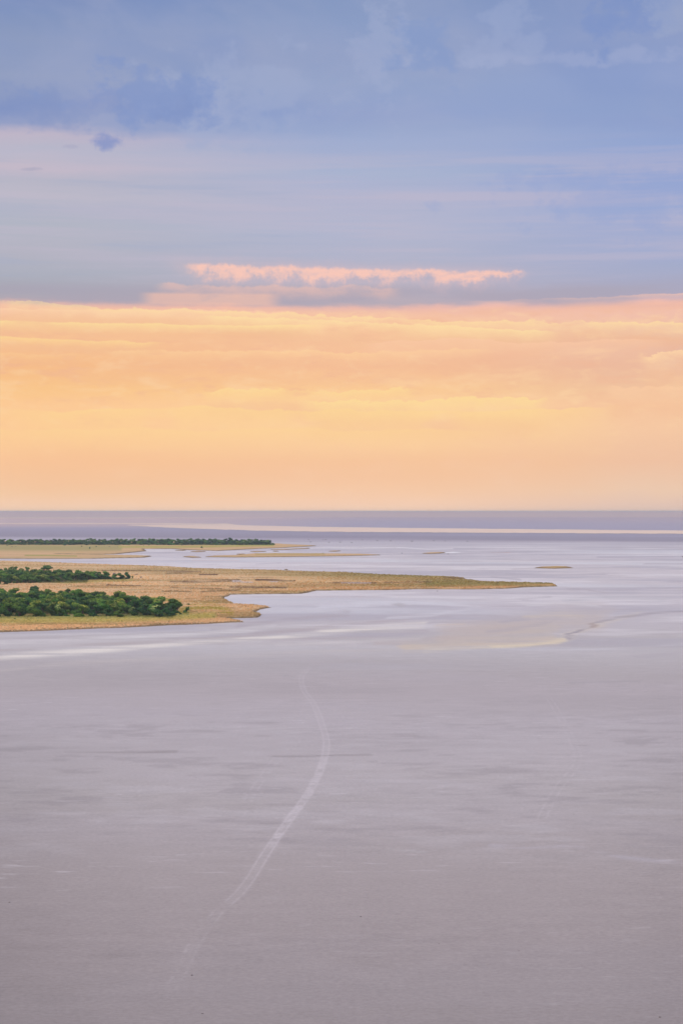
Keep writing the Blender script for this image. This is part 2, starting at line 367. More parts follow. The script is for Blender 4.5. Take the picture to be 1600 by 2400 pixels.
# ------------------------------------------------------------------ salt pan colour
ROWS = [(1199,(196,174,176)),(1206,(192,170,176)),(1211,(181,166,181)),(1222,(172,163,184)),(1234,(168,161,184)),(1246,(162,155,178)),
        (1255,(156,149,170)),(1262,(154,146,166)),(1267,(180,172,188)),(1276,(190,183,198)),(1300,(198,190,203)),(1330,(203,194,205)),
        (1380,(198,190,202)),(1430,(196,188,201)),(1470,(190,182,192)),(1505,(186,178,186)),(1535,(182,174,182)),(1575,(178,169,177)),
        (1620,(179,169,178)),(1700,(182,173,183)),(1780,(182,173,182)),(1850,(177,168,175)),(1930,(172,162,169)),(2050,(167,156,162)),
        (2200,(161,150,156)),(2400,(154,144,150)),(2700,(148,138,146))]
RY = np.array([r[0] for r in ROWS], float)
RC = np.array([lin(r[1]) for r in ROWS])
def pan_color(px, py, x, y):
    # zones are bent by real-world noise so that no boundary is a straight row
    far = py < 1300
    bend = (fbm(x, y, 260, 4) - 0.5) * np.clip((py - 1262) * 0.9, 0, 120) + (fbm(x, y * 1.5, 110, 3) - 0.5) * np.clip((py - 1440) * 0.9, 0, 70)
    bend += (fbm(x / 3, y, 40, 3) - 0.5) * np.clip((py - 1262) * 0.25, 0, 30)
    tilt = np.where(py < 1300, -(px - 800) * 0.0075 * sstep(py, 1208, 1225), -(px - 800) * 0.0075 * (1 - sstep(py, 1300, 1400)))
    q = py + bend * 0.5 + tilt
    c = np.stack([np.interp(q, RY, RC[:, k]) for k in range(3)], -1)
    def lay(m, rgb, k=1.0):
        nonlocal c
        c = c * (1 - (m * k)[..., None]) + lin(rgb) * (m * k)[..., None]
    n1 = fbm(x / 2.5, y, 60, 5, 0.6); n2 = fbm(x / 2, y + 900, 18, 4, 0.6); n3_ = fbm(x / 3.0, y + 77, 300, 4)
    # far bands: pinker flats on the left, diffuse bright streak
    lay((1 - sstep(px, 350, 900)) * sstep(py, 1200, 1206) * (1 - sstep(py, 1228, 1240)), (196,175,182), 0.8)
    lay((1 - sstep(px, 300, 900)) * sstep(py, 1207, 1211) * (1 - sstep(py, 1212, 1218)), (206,182,180), 0.5)
    lay(sstep(n3_, 0.5, 0.7) * sstep(py, 1248, 1252) * (1 - sstep(py, 1262, 1268)), (172,164,186), 0.5)
    # veils of clean white salt and of greyer mud over the pale zone
    pale = sstep(py, 1266, 1285) * (1 - sstep(py + (n1 - 0.5) * 110, 1440, 1590))
    lay(pale * sstep(n1, 0.52, 0.66), (218,211,222), 0.65)
    lay(pale * sstep(n1, 0.46, 0.32), (178,172,188), 0.65)
    lay(pale * sstep(n2, 0.56, 0.75), (182,172,184), 0.45)
    lay(pale * sstep(fbm(x / 4, y + 400, 120, 4), 0.54, 0.68), (206,204,218), 0.5)
    grey = sstep(py, 1540, 1580)
    n4 = fbm(x / 2.2, y + 50, 45, 5, 0.6); n5 = fbm(x / 2.2, y + 650, 9, 4, 0.66)
    lay(grey * sstep(n4, 0.50, 0.68) * (1 - sstep(py, 1880, 2050)), (184,175,187), 0.28)
    lay(grey * sstep(n4, 0.48, 0.32), (162,153,162), 0.22)
    w = sstep(py, 1640, 1720) * (1 - sstep(py, 1940, 2040))
    lay(w * sstep(n5, 0.56, 0.70), (188,180,190), 0.40)
    lay(w * sstep(n5, 0.42, 0.30), (156,147,156), 0.40)
    wob = (fbm(x, y, 90, 4) - 0.5) * 16; qx, qy = px + (fbm(y, x, 120, 3) - 0.5) * 60, py + wob * np.clip((py - 1260) / 240, 0, 1)
    brk = 0.35 + 0.65 * sstep(fbm(x / 3, y, 16, 4, 0.6), 0.36, 0.6)
    def st(pts, wd, rgb, k, soft=0.9): lay(stroke(qx, qy, pts, wd, soft) * brk, rgb, k)
    qx = qx + (n1 - 0.5) * 90; qy = qy + (n1 - 0.5) * 10 * np.clip((py - 1300) / 200, 0, 1); brk = brk * (0.7 + 0.3 * sstep(n2, 0.34, 0.6))
    # salt streaks sweeping round the headland
    st([(-400,1556),(0,1538),(180,1529),(340,1517),(560,1500),(700,1490),(800,1481),(920,1470),(1010,1464)], 9, (226,217,217), 0.95)
    st([(-400,1520),(0,1506),(200,1497),(400,1487),(560,1478),(660,1470)], 7, (216,210,218), 0.85)
    st([(-400,1502),(0,1490),(250,1482),(480,1472)], 5, (206,200,210), 0.7)
    st([(-300,1580),(0,1570),(120,1556),(400,1546),(640,1538),(800,1531),(1000,1524),(1180,1517)], 6, (196,186,190), 0.5)
    st([(-300,1540),(0,1523),(340,1506),(560,1490),(700,1478),(800,1466)], 5, (184,172,178), 0.7)
    st([(560,1466),(640,1455),(720,1443),(800,1436)], 9, (178,168,180), 0.8)
    st([(600,1484),(720,1478),(840,1464),(960,1452)], 7, (182,170,180), 0.7)
    st([(640,1506),(780,1496),(900,1492),(1010,1480)], 6, (178,166,178), 0.7)
    st([(720,1425),(860,1415),(960,1412),(1080,1420)], 6, (212,208,222), 0.7)
    st([(900,1446),(1010,1440),(1100,1422)], 6, (208,203,216), 0.7)
    st([(905,1419),(940,1414)], 4, (182,174,184), 0.8)
    # tan flats and ochre channel on the right
    tan = stroke(qx, qy, [(1060,1492),(1180,1470),(1300,1447),(1400,1446)], 38, 1.0)
    lay(tan * (0.5 + 0.5 * sstep(n1, 0.35, 0.6)), (194,180,181), 0.95)
    tan2 = stroke(qx, qy, [(960,1520),(1080,1508),(1200,1505),(1290,1496)], 16, 0.9)
    lay(tan2 * brk, (204,188,180), 0.85)
    st([(1000,1526),(1100,1520),(1190,1512),(1290,1500),(1360,1478),(1430,1456),(1490,1440)], 8, (208,196,190), 0.7)
    st([(1150,1515),(1240,1508),(1310,1495)], 6, (222,205,184), 0.6)
    st([(1040,1500),(1180,1484),(1300,1470)], 14, (198,184,180), 0.7)
    st([(900,1512),(1020,1500),(1120,1486)], 8, (190,176,180), 0.7)
    st([(1140,1478),(1220,1470),(1300,1458)], 5, (178,168,180), 0.6)
    st([(680,1516),(860,1508),(1000,1500)], 5, (208,200,206), 0.6)
    st([(1230,1446),(1300,1440),(1370,1447)], 7, (206,192,186), 0.7)
    st([(1040,1466),(1100,1462)], 3, (214,190,170), 0.7)
    st([(1320,1492),(1370,1474),(1410,1457),(1460,1446),(1530,1438),(1640,1430)], 4.5, (162,152,166), 0.95)
    st([(1380,1470),(1402,1462)], 5, (176,152,142), 0.7)
    st([(1180,1457),(1240,1450)], 5, (176,168,182), 0.6)
    st([(1160,1522),(1290,1527),(1400,1524),(1640,1500)], 5, (204,198,210), 0.5)
    st([(1500,1540),(1640,1530)], 6, (170,160,174), 0.7)
    st([(1310,1376),(1360,1379),(1390,1386),(1415,1390)], 3, (182,172,184), 0.8)
    st([(1230,1406),(1300,1401)], 4, (182,174,186), 0.7)
    st([(1330,1412),(1420,1402),(1560,1406)], 9, (188,184,196), 0.6)
    st([(1210,1420),(1300,1412),(1380,1418)], 4, (210,204,214), 0.7)
    def thin(pts, wd, rgb, k): lay(stroke(px, py, pts, wd, 0.9), rgb, k)
    thin([(1400,1305.5),(1480,1305.5),(1600,1305.3),(1800,1305)], 1.5, (168,160,178), 0.9)
    thin([(1510,1321.5),(1700,1322)], 1.5, (176,164,178), 0.8)
    thin([(1150,1295),(1195,1295)], 1.2, (190,168,172), 0.9)
    thin([(1185,1345),(1300,1348),(1420,1346)], 2.0, (182,174,188), 0.8)
    thin([(1150,1352),(1220,1359)], 2.5, (178,170,184), 0.7)
    thin([(1200,1334),(1240,1332),(1350,1331.5),(1500,1331)], 1.5, (190,180,190), 0.7)
    thin([(930,1283),(1000,1287),(1060,1286)], 1.6, (218,212,224), 0.8)
    thin([(1000,1299),(1090,1297),(1180,1294.5)], 1.3, (182,174,188), 0.7)
    thin([(450,1314),(560,1314)], 1.8, (206,192,200), 0.7)
    thin([(620,1268),(700,1268.5),(800,1268)], 0.8, (150,142,166), 0.7)
    thin([(600,1322),(660,1319)], 1.5, (184,176,192), 0.6)
    thin([(1330,1600),(1500,1596)], 3, (166,158,168), 0.5)
    # wet line on the left
    lay(stroke(qx, py + (n2 - 0.5) * 5, [(-200,1769),(0,1768),(140,1766),(280,1765),(420,1762)], 3.2, 0.9) * sstep(fbm(x / 3, y, 9, 3), 0.36, 0.55), (146,136,142), 0.75)
    lay(stroke(qx, py + (n2 - 0.5) * 6, [(640,1773),(760,1771),(880,1768)], 2.6, 0.9) * sstep(fbm(x / 3, y, 9, 3), 0.4, 0.55), (152,143,150), 0.7)
    lay(stroke(qx, py + (n2 - 0.5) * 10, [(820,1988),(900,1992),(1000,1999)], 3.0, 0.9) * sstep(n5, 0.4, 0.6), (186,180,188), 0.6)
    lay(stroke(qx, py + (n2 - 0.5) * 14, [(1160,1985),(1240,1990),(1350,1984),(1460,2010),(1600,2025)], 6.0, 0.9) * sstep(n5, 0.42, 0.6), (184,176,190), 0.55)
    # vignette darkening painted into the pan colour at the left and right margins
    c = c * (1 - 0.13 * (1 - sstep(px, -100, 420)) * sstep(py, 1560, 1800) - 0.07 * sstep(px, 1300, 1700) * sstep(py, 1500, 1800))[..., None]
    return clear(c, py) / K

def grid_faces(nr, nc):
    i = np.arange(nr - 1)[:, None] * nc + np.arange(nc - 1)[None, :]
    return np.stack([i, i + 1, i + nc + 1, i + nc], -1).reshape(-1, 4)

rows = np.concatenate([[9000, 6000, 4500, 3600, 3200, 2900, 2700], np.arange(2560, 1560, -3.2), np.arange(1560, 1300, -0.9), np.arange(1300, 1202, -0.6),
                       [1201.9, 1201.2]])
cols_ = np.concatenate([np.arange(-3400, -300, 100), np.arange(-300, 1900, 5.5), np.arange(1900, 5200, 100)])
PX, PY = np.meshgrid(cols_, rows)
X, Y = gp(PX, PY)
V3 = np.stack([X, Y, np.zeros_like(X)], -1)
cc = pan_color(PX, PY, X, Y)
nr, nc = PX.shape
vv = V3.reshape(-1, 3); cl = cc.reshape(-1, 3); ff = grid_faces(nr, nc)
# apron under and behind the viewpoint
b0 = len(vv)
near = V3[0]
apr = np.stack([near[:, 0] * 3 , np.full(nc, -9000.0), np.zeros(nc)], -1)
apr[:, 0] = np.linspace(-9000, 9000, nc)
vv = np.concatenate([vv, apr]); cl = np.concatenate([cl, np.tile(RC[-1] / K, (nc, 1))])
j = np.arange(nc - 1)
ff = np.concatenate([ff, np.stack([b0 + j, b0 + j + 1, j + 1, j], -1)])
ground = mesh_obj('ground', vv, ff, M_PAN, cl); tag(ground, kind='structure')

# ------------------------------------------------------------------ distant low land on the skyline and strips of painted sky sheen
def ridge():
    pts = []
    us = np.linspace(-12000, 12000, 900)
    D = 20500.0
    Hh = 2400.0
    n = (vnoise(us / 900.0, us * 0 + 3) - 0.5) * 2 + (vnoise(us / 60.0, us * 0 + 9) > 0.86) * 2.4 * vnoise(us / 31.0, us * 0) 
    top = 60 + 2.2 + n
    v = []; f = []
    for k, (d, hfrac) in enumerate(((D - 1600, -0.02), (D, 1.0), (D + 2600, -0.02))):
        v.append(np.stack([us, np.full_like(us, d), top * hfrac], -1))
    v = np.concatenate(v)
    c = np.tile(np.array([0.93, 0.56, 0.44]), (len(v), 1))
    o = mesh_obj('hills', v, grid_faces(3, len(us)), M_GRASS, c, smooth=True)
    tag(o, kind='structure')
ridge()

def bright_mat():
    m = bpy.data.materials.new('painted_sky_sheen'); m.use_nodes = True; N = NT(m.node_tree); bs = N.n['Principled BSDF']
    bs.inputs['Base Color'].default_value = (0.95, 0.72, 0.56, 1); bs.inputs['Roughness'].default_value = 0.9  # reflected peach sky painted in as a matte base colour
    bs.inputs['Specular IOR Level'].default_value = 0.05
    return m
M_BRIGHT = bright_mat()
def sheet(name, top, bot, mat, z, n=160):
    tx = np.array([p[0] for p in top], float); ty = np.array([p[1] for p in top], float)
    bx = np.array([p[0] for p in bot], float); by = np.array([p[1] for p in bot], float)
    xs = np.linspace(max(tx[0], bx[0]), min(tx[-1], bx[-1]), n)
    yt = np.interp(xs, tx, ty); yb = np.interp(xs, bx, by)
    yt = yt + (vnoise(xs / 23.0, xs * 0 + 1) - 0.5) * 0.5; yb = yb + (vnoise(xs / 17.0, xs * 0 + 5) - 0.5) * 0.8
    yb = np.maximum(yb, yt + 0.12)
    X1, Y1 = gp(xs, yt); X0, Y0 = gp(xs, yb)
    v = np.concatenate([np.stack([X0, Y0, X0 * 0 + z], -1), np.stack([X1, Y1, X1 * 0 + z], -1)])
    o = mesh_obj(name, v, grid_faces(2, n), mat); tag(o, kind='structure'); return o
sheet('sheen_flat', [(300,1230.3),(540,1228.2),(560,1231),(700,1234.3),(800,1235.8),(1200,1240.2),(1600,1243.8),(2300,1249)],
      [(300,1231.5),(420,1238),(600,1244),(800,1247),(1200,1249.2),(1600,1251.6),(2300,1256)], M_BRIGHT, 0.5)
sheet('sheen_flat', [(-700,1225),(0,1226.0),(555,1226.6)], [(-700,1227.5),(0,1228.2),(400,1228.2),(555,1227.0)], M_BRIGHT, 0.5)

# ------------------------------------------------------------------ land
def poly_sd(x, y, P):
    """signed distance (positive inside), metres"""
    best = np.full(x.shape, 1e18); ins = np.zeros(x.shape, bool)
    for (x0, y0), (x1, y1) in zip(P, np.roll(P, -1, axis=0)):
        L = (x1 - x0) ** 2 + (y1 - y0) ** 2 + 1e-9
        t = np.clip(((x - x0) * (x1 - x0) + (y - y0) * (y1 - y0)) / L, 0, 1)
        best = np.minimum(best, (x - x0 - t * (x1 - x0)) ** 2 + (y - y0 - t * (y1 - y0)) ** 2)
        cr = ((y0 > y) != (y1 > y)) & (x < (x1 - x0) * (y - y0) / (y1 - y0 + 1e-12) + x0)
        ins ^= cr
    d = np.sqrt(best); return np.where(ins, d, -d)

MAIN = [(-500,1310),(-200,1313),(0,1315),(97,1317.8),(230,1322.9),(400,1328.5),(465,1333),(551,1335),(637,1337),(709,1340),(800,1342),(850,1345),
        (934,1348.8),(1037,1351.6),(1078,1354),(1089,1356.4),(1060,1357.6),(1112,1360),(1129,1364),(1200,1365.4),(1236,1366.6),(1293,1368.3),(1309,1374.3),(1230,1376.3),(1179,1379.5),
        (1109,1381),(980,1381),(922,1382.6),(859,1383),(750,1384.5),(709,1391.8),(600,1392.6),(536,1393.5),(522,1399.6),(530,1405),(536,1409.6),(556,1417),
        (600,1419),(642,1424),(617,1429),(605,1435.5),(622,1439.8),(614,1448),(551,1449.8),(548,1452),(584,1458.4),(493,1462.7),(400,1465.7),
        (350,1468.5),(230,1473),(102,1478.5),(0,1481.5),(-200,1487),(-500,1494)]
FAR = [(-500,1268),(0,1268.5),(300,1268),(560,1270),(640,1274),(694,1277),(729,1278.6),(742,1279.5),(717,1281),(666,1284),(608,1286),(574,1288),(534,1290),(511,1291.4),
       (465,1290),(427,1288.5),(400,1286.4),(339,1286.6),(344,1291.7),(319,1294.3),(275,1298.6),(230,1299.6),(140,1298.6),(140,1299.6),(255,1301),
       (332,1302.2),(361,1303.7),(339,1307),(281,1308),(217,1309.6),(0,1309.6),(-500,1308)]
BARS = [
 ('sand_bar', [(426,1305.4),(440,1304.2),(455,1304.2),(474,1306.6),(450,1307.4)]),
 ('sand_bar', [(479,1305.6),(499,1303.4),(551,1302),(594,1298),(637,1297.6),(752,1298),(850,1299),(896,1301.3),(798,1303.4),(666,1305.4),(551,1306.5)]),
 ('sand_bar', [(408,1290.2),(440,1289.8),(430,1291.2)]),
 ('sand_bar', [(444,1293.4),(462,1292),(485,1293),(465,1294.2)]),
 ('sand_bar', [(551,1299.4),(560,1298.6),(578,1299),(565,1300.2)]),
 ('sand_bar', [(583,1293.4),(600,1292.4),(628,1293),(600,1294.2)]),
 ('sand_bar', [(636,1292),(650,1291.4),(656,1292.2),(645,1293)]),
 ('sand_bar', [(628,1288.6),(680,1286.8),(728,1284.6),(724,1286),(670,1288.6)]),
 ('sand_bar', [(766,1292.5),(785,1291),(800,1291.6),(785,1293)]),
 ('sand_bar', [(665,1335.6),(670,1334.6),(677,1335.3),(670,1336.6)]),
 ('sand_bar', [(988,1297.4),(1005,1295.6),(1030,1294.8),(1046,1295.6),(1030,1297.4),(1005,1298.2)]),
 ('sand_bar', [(1248,1331.6),(1262,1329.4),(1300,1328.2),(1330,1328.6),(1344,1331.2),(1300,1333)]),
]
def land_color(px, py, x, y):
    n1 = fbm(x / 3, y, 70, 5, 0.6); n2 = fbm(x / 2.5, y + 333, 16, 4, 0.6); n3_ = fbm(x / 3, y + 100, 220, 3)
    c = np.broadcast_to(lin((212,180,148)), px.shape + (3,)).copy()
    def lay(m, rgb, k=1.0):
        nonlocal c
        c = c * (1 - (m * k)[..., None]) + lin(rgb) * (m * k)[..., None]
    lay(sstep(py, 1400, 1380) * sstep(px, 500, 900), (198,158,118), 0.8)
    lay(sstep(n1, 0.52, 0.66), (224,190,154), 0.6)
    lay(sstep(n1, 0.48, 0.34), (176,152,114), 0.7)
    lay(sstep(n2, 0.55, 0.72), (168,144,108), 0.6)
    # olive and green swards
    lay(sstep(n3_, 0.44, 0.60) * sstep(px, 560, 1000) * sstep(py, 1330, 1345), (146,134,92), 0.85)
    east = stroke(px, py, [(1000,1370),(1150,1368),(1300,1371)], 10, 0.9); lay(east * sstep(fbm(x / 5, y, 40, 4, 0.6), 0.40, 0.55), (142,130,84), 0.8)
    lay(stroke(px, py, [(-500,1472),(0,1459),(230,1457),(330,1454),(420,1450),(500,1446)], 10, 0.8), (192,178,118), 0.9)
    lay(stroke(px, py, [(-100,1450),(200,1449),(380,1447),(440,1440)], 6, 0.8), (150,154,92), 0.7)
    lay(stroke(px, py, [(400,1448),(450,1425),(500,1425),(540,1440)], 12, 0.9) * sstep(n2, 0.3, 0.55), (182,166,94), 0.8)
    lay(stroke(px, py, [(340,1405),(420,1412)], 5, 0.9), (180,172,100), 0.7)
    lay(stroke(px, py, [(-200,1352),(60,1358),(160,1368),(310,1360)], 5, 0.9), (176,160,100), 0.6)
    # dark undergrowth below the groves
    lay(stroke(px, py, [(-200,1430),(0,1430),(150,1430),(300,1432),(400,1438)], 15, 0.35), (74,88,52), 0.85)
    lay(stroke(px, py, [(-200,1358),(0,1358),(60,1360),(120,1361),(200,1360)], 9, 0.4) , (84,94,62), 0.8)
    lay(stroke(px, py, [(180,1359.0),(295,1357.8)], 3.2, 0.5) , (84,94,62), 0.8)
    # far land: grey green middle, pink tan rim
    f = sstep(py, 1312, 1311) 
    lay(f, (206,172,142), 1.0)
    lay(f * sstep(n1, 0.4, 0.6), (190,162,128), 0.5)
    lay(f * stroke(px, py, [(-500,1284),(0,1285),(160,1286),(280,1285)], 9, 0.7), (168,156,120), 0.95)
    lay(f * stroke(px, py, [(280,1283),(420,1283),(640,1279.5)], 3.5, 0.8), (178,166,114), 0.9)
    lay(f * stroke(px, py, [(-400,1275.4),(0,1275.4),(300,1275.4),(640,1276.2)], 3.0, 0.4), (80,96,74), 0.9)
    lay(f * stroke(px, py, [(60,1303.5),(110,1303.5),(180,1305)], 2.0, 0.9), (156,152,96), 0.8)
    lay(f * stroke(px, py, [(600,1300),(760,1300)], 3.0, 0.9), (176,154,106), 0.7)
    # dark gullies and wet strips in the grass
    wob = (n2 - 0.5) * 7
    for pts, w, k in (([(250,1374),(330,1375.5)], 1.6, .8), ([(468,1348.8),(510,1348.8)], 1.4, .9), ([(540,1379),(670,1380)], 2.0, .8),
                      ([(430,1366),(560,1363)], 3.0, .7), ([(600,1362),(690,1363)], 2.4, .9), ([(560,1355),(640,1355)], 1.4, .5),
                      ([(240,1339),(360,1339.6),(470,1342)], 1.5, .7), ([(390,1346),(450,1343)], 2.5, .4), ([(400,1366),(470,1366)], 2, .6),
                      ([(780,1368),(880,1369)], 2, .6), ([(900,1368),(1010,1366)], 2, .5), ([(470,1390),(560,1387)], 1.6, .5),
                      ([(400,1380),(520,1383)], 1.5, .5), ([(1040,1356.5),(1080,1356.5)], 1.5, .6), ([(380,1389),(450,1390)], 1.5, .4)):
        lay(stroke(px, py + wob * 0.5, pts, w * 1.3, 0.8) * sstep(n2, 0.25, 0.5), (110,86,78), k)
    for pts in ([(545,1366),(592,1367)], [(632,1365.5),(650,1366)], [(800,1368.5),(868,1368.8)], [(545,1363.6),(565,1364)]):
        lay(stroke(px, py, pts, 1.3, 0.8), (206,192,198), 0.9)
    return clear(c, py) / K

def land(name, P, hx, hy, z0, edge, h, wobm, wobs=30.0, label=None):
    P = np.array(P, float); wx, wy = gp(P[:, 0], P[:, 1]); W_ = np.stack([wx, wy], -1)
    # a grid that widens with distance
    r0, r1 = P[:, 1].max() + 1.5, P[:, 1].min() - 1.5
    Dn, Df = H * F / (r0 - HOR), H * F / (r1 - HOR)
    ys = [Dn]
    while ys[-1] < Df: ys.append(ys[-1] + hy * (ys[-1] / Dn) ** 1.5)
    ys = np.array(ys)
    us = np.arange(P[:, 0].min() - 6, P[:, 0].max() + 6, hx)
    UU, YY = np.meshgrid(us, ys); XX = (UU - 800) * YY / F
    PYY = HOR + H * F / YY
    sd_ = poly_sd(XX, YY, W_)
    dd = np.minimum(sd_, 400.0)
    wn = (fbm(XX, YY / 3.0, wobs, 5, 0.6) - 0.5) * 2 * wobm
    s2 = dd + wn
    hh = z0 + h * sstep(s2, 0, edge) + (fbm(XX, YY, 3.0, 3, 0.7) - 0.5) * h * 0.35 * sstep(s2, 0, edge) + sstep(s2, 0, 120) * 0.5 * (fbm(XX, YY, 50, 3) - 0.3) * (h > .5)
    hh = np.where(s2 < 0, -0.35, hh)
    col = land_color(UU, PYY, XX, YY)
    rim = sstep(s2, edge * 2.2, edge * 0.4)  # shade of the undercut bank painted along the shore, with its wet band
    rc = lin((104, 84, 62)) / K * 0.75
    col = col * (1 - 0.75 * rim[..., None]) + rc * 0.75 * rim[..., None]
    f = grid_faces(len(ys), len(us))
    keep = (s2.ravel()[f] > 0).any(1); f = f[keep]
    used = np.unique(f); remap = -np.ones(UU.size, int); remap[used] = np.arange(len(used))
    v = np.stack([XX, YY, hh], -1).reshape(-1, 3)[used]
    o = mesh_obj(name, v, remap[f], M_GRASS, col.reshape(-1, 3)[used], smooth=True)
    tag(o, kind='structure')
    return W_
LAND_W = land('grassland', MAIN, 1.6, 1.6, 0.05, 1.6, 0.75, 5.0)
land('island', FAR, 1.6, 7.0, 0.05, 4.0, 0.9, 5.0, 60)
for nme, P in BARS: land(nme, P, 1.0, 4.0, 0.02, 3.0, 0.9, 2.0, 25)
# white salt crust beside the far bar
sheet('salt_crust', [(1040,1294.6),(1060,1293.6),(1078,1294.6)], [(1040,1296.4),(1060,1296.2),(1078,1295.2)],
      solid('white_salt', (0.9, 0.88, 0.88), 0.9, 0.03, 0.05), 0.12, 30)

# ------------------------------------------------------------------ dry grass tufts
def tufts():
    rg = np.random.RandomState(5)
    n = 150000
    u = rg.uniform(-200, 1300, n); d = 1 / (1 / 2200.0 + (1 / 845.0 - 1 / 2200.0) * rg.rand(n) ** 0.8)
    x = (u - 800) * d / F; y = d
    s = poly_sd(x, y, LAND_W) + (fbm(x, y / 3.0, 30.0, 5, 0.6) - 0.5) * 10.0
    k = s > 0.8; x, y, u, s = x[k], y[k], u[k], s[k]; n = len(x)
    py = HOR + H * F / y
    c = land_color(u, py, x, y) * (1.08 + 0.24 * rg.rand(n))[:, None]
    c = np.where((rg.rand(n) < 0.05)[:, None], c * np.array([0.62, 0.72, 0.62]), c)
    hgt = rg.uniform(0.25, 0.75, n) * (0.7 + 0.8 * fbm(x, y, 12, 3)); w = rg.uniform(0.35, 0.9, n)
    z = 0.55 * sstep(s, 0, 1.6)
    verts = []; cs = []
    for a0 in (0.0, 1.05, 2.09):
        a = a0 + rg.uniform(0, 0.5, n)
        ca, sa = np.cos(a) * w / 2, np.sin(a) * w / 2
        tl = rg.uniform(-0.3, 0.3, (n, 2))
        p0 = np.stack([x - ca, y - sa, z], -1); p1 = np.stack([x + ca, y + sa, z], -1)
        p2 = np.stack([x + ca * 1.3 + tl[:, 0], y + sa * 1.3 + tl[:, 1], z + hgt], -1)
        p3 = np.stack([x - ca * 1.3 + tl[:, 0], y - sa * 1.3 + tl[:, 1], z + hgt * 0.9], -1)
        verts.append(np.stack([p0, p1, p2, p3], 1)); cs.append(np.repeat(c[:, None, :], 4, 1))
    v = np.concatenate(verts).reshape(-1, 3); cc_ = np.concatenate(cs).reshape(-1, 3)
    f = np.arange(len(v)).reshape(-1, 4)
    o = mesh_obj('dry_grass', v, f, M_TUFT, cc_)
    tag(o, 'low dry straw coloured grass covering the near spit of land', 'grass', kind='stuff')
M_TUFT = surf_mat('dry_grass', 0.05, 0.1, 0.04, 1.0, 1.5, 0.95, 0.0, 0.05)
tufts()

# ------------------------------------------------------------------ vehicle tracks pressed into the crust
def track(pts, half, lift_fn, z, name='vehicle_track', n=2600, seed=0):
    p = np.array(pts, float); wx, wy = gp(p[:, 0], p[:, 1])
    # smooth curve through the points (Catmull-Rom)
    Pw = np.stack([wx, wy], -1); ext = np.vstack([2 * Pw[0] - Pw[1], Pw, 2 * Pw[-1] - Pw[-2]])
    out = []
    for i in range(1, len(ext) - 2):
        t = np.linspace(0, 1, 60, endpoint=False)[:, None]
        a, b, c, d = ext[i - 1], ext[i], ext[i + 1], ext[i + 2]
        out.append(0.5 * (2 * b + (c - a) * t + (2 * a - 5 * b + 4 * c - d) * t ** 2 + (3 * b - a - 3 * c + d) * t ** 3))
    q = np.vstack(out + [Pw[-1:]])
    s = np.concatenate([[0], np.cumsum(np.hypot(*np.diff(q, axis=0).T))])
    ss = np.linspace(0, s[-1], n); cx = np.interp(ss, s, q[:, 0]); cy = np.interp(ss, s, q[:, 1])
    tx, ty = np.gradient(cx), np.gradient(cy); L = np.hypot(tx, ty); nx, ny = -ty / L, tx / L
    T = np.linspace(-half, half, 31)
    XX = cx[:, None] + nx[:, None] * T[None]; YY = cy[:, None] + ny[:, None] * T[None]
    SS = np.repeat(ss[:, None], 31, 1); TT = np.repeat(T[None], n, 0)
    PYY = HOR + H * F / YY; PXX = 800 + XX / YY * F
    c = pan_color(PXX, PYY, XX, YY)
    a = lift_fn(SS, TT, PYY, XX, YY)[..., None]
    c = c * (1 - a) + lin((202, 192, 203)) / K * a
    v = np.stack([XX, YY, np.full_like(XX, z)], -1).reshape(-1, 3)
    o = mesh_obj(name, v, grid_faces(n, 31), M_PAN, c.reshape(-1, 3)); tag(o, kind='structure'); return o
def lift_main(S_, T, py, x, y):
    rut = np.exp(-((np.abs(T) - 0.72) / 0.28) ** 2)
    fill = 1 - sstep(np.abs(T + (fbm(x, y, 2.0, 3) - 0.5) * 0.9), 0.65, 1.15)
    wide = sstep(py, 1740, 1800) * (1 - sstep(py, 1955, 2010)) * sstep(fbm(x, y, 4, 3), 0.25, 0.5)
    core = 1 - sstep(np.abs(T + (fbm(x, y, 1.6, 3) - 0.5) * 1.1), 0.5, 1.5)
    m = np.maximum(np.maximum(rut * 0.75, core * 0.30), fill * wide * 0.9) * (0.6 + 0.4 * sstep(fbm(x, y, 0.7, 3, 0.7), 0.35, 0.6))
    brk = sstep(fbm(x, y, 2.2, 5, 0.75) + (1 - sstep(py, 1960, 2180)) * 0.4, 0.46, 0.64)
    brk = np.where(py > 1960, 0.25 + 0.75 * brk, brk)
    k = np.interp(py, [1545, 1580, 1680, 1760, 1960, 2060, 2150, 2300, 2360], [0.15, 0.35, 0.55, 0.7, 0.8, 0.50, 0.36, 0.22, 0.0])
    return np.clip(m * brk * k, 0, 1)
track([(350,2372),(412,2300),(455,2215),(510,2140),(572,2080),(630,1990),(680,1918),(722,1860),(752,1800),(765,1745),(755,1700),(735,1650),
       (712,1618),(706,1590),(718,1572),(735,1555),(744,1547)], 2.2, lift_main, 0.004, 'track')
def lift_faint(S_, T, py, x, y):
    m = np.exp(-((np.abs(T) - 0.8) / 0.3) ** 2); brk = sstep(fbm(x, y, 4, 4, 0.65), 0.42, 0.6)
    return m * brk * 0.20 * sstep(py, 1570, 1640)
track([(1262,1930),(1305,1850),(1345,1800),(1352,1770),(1330,1715),(1300,1660),(1270,1610),(1266,1575)], 1.8, lift_faint, 0.004, 'track')
track([(560,1915),(590,1860),(620,1815),(650,1775)], 1.6, lift_faint, 0.004, 'track')

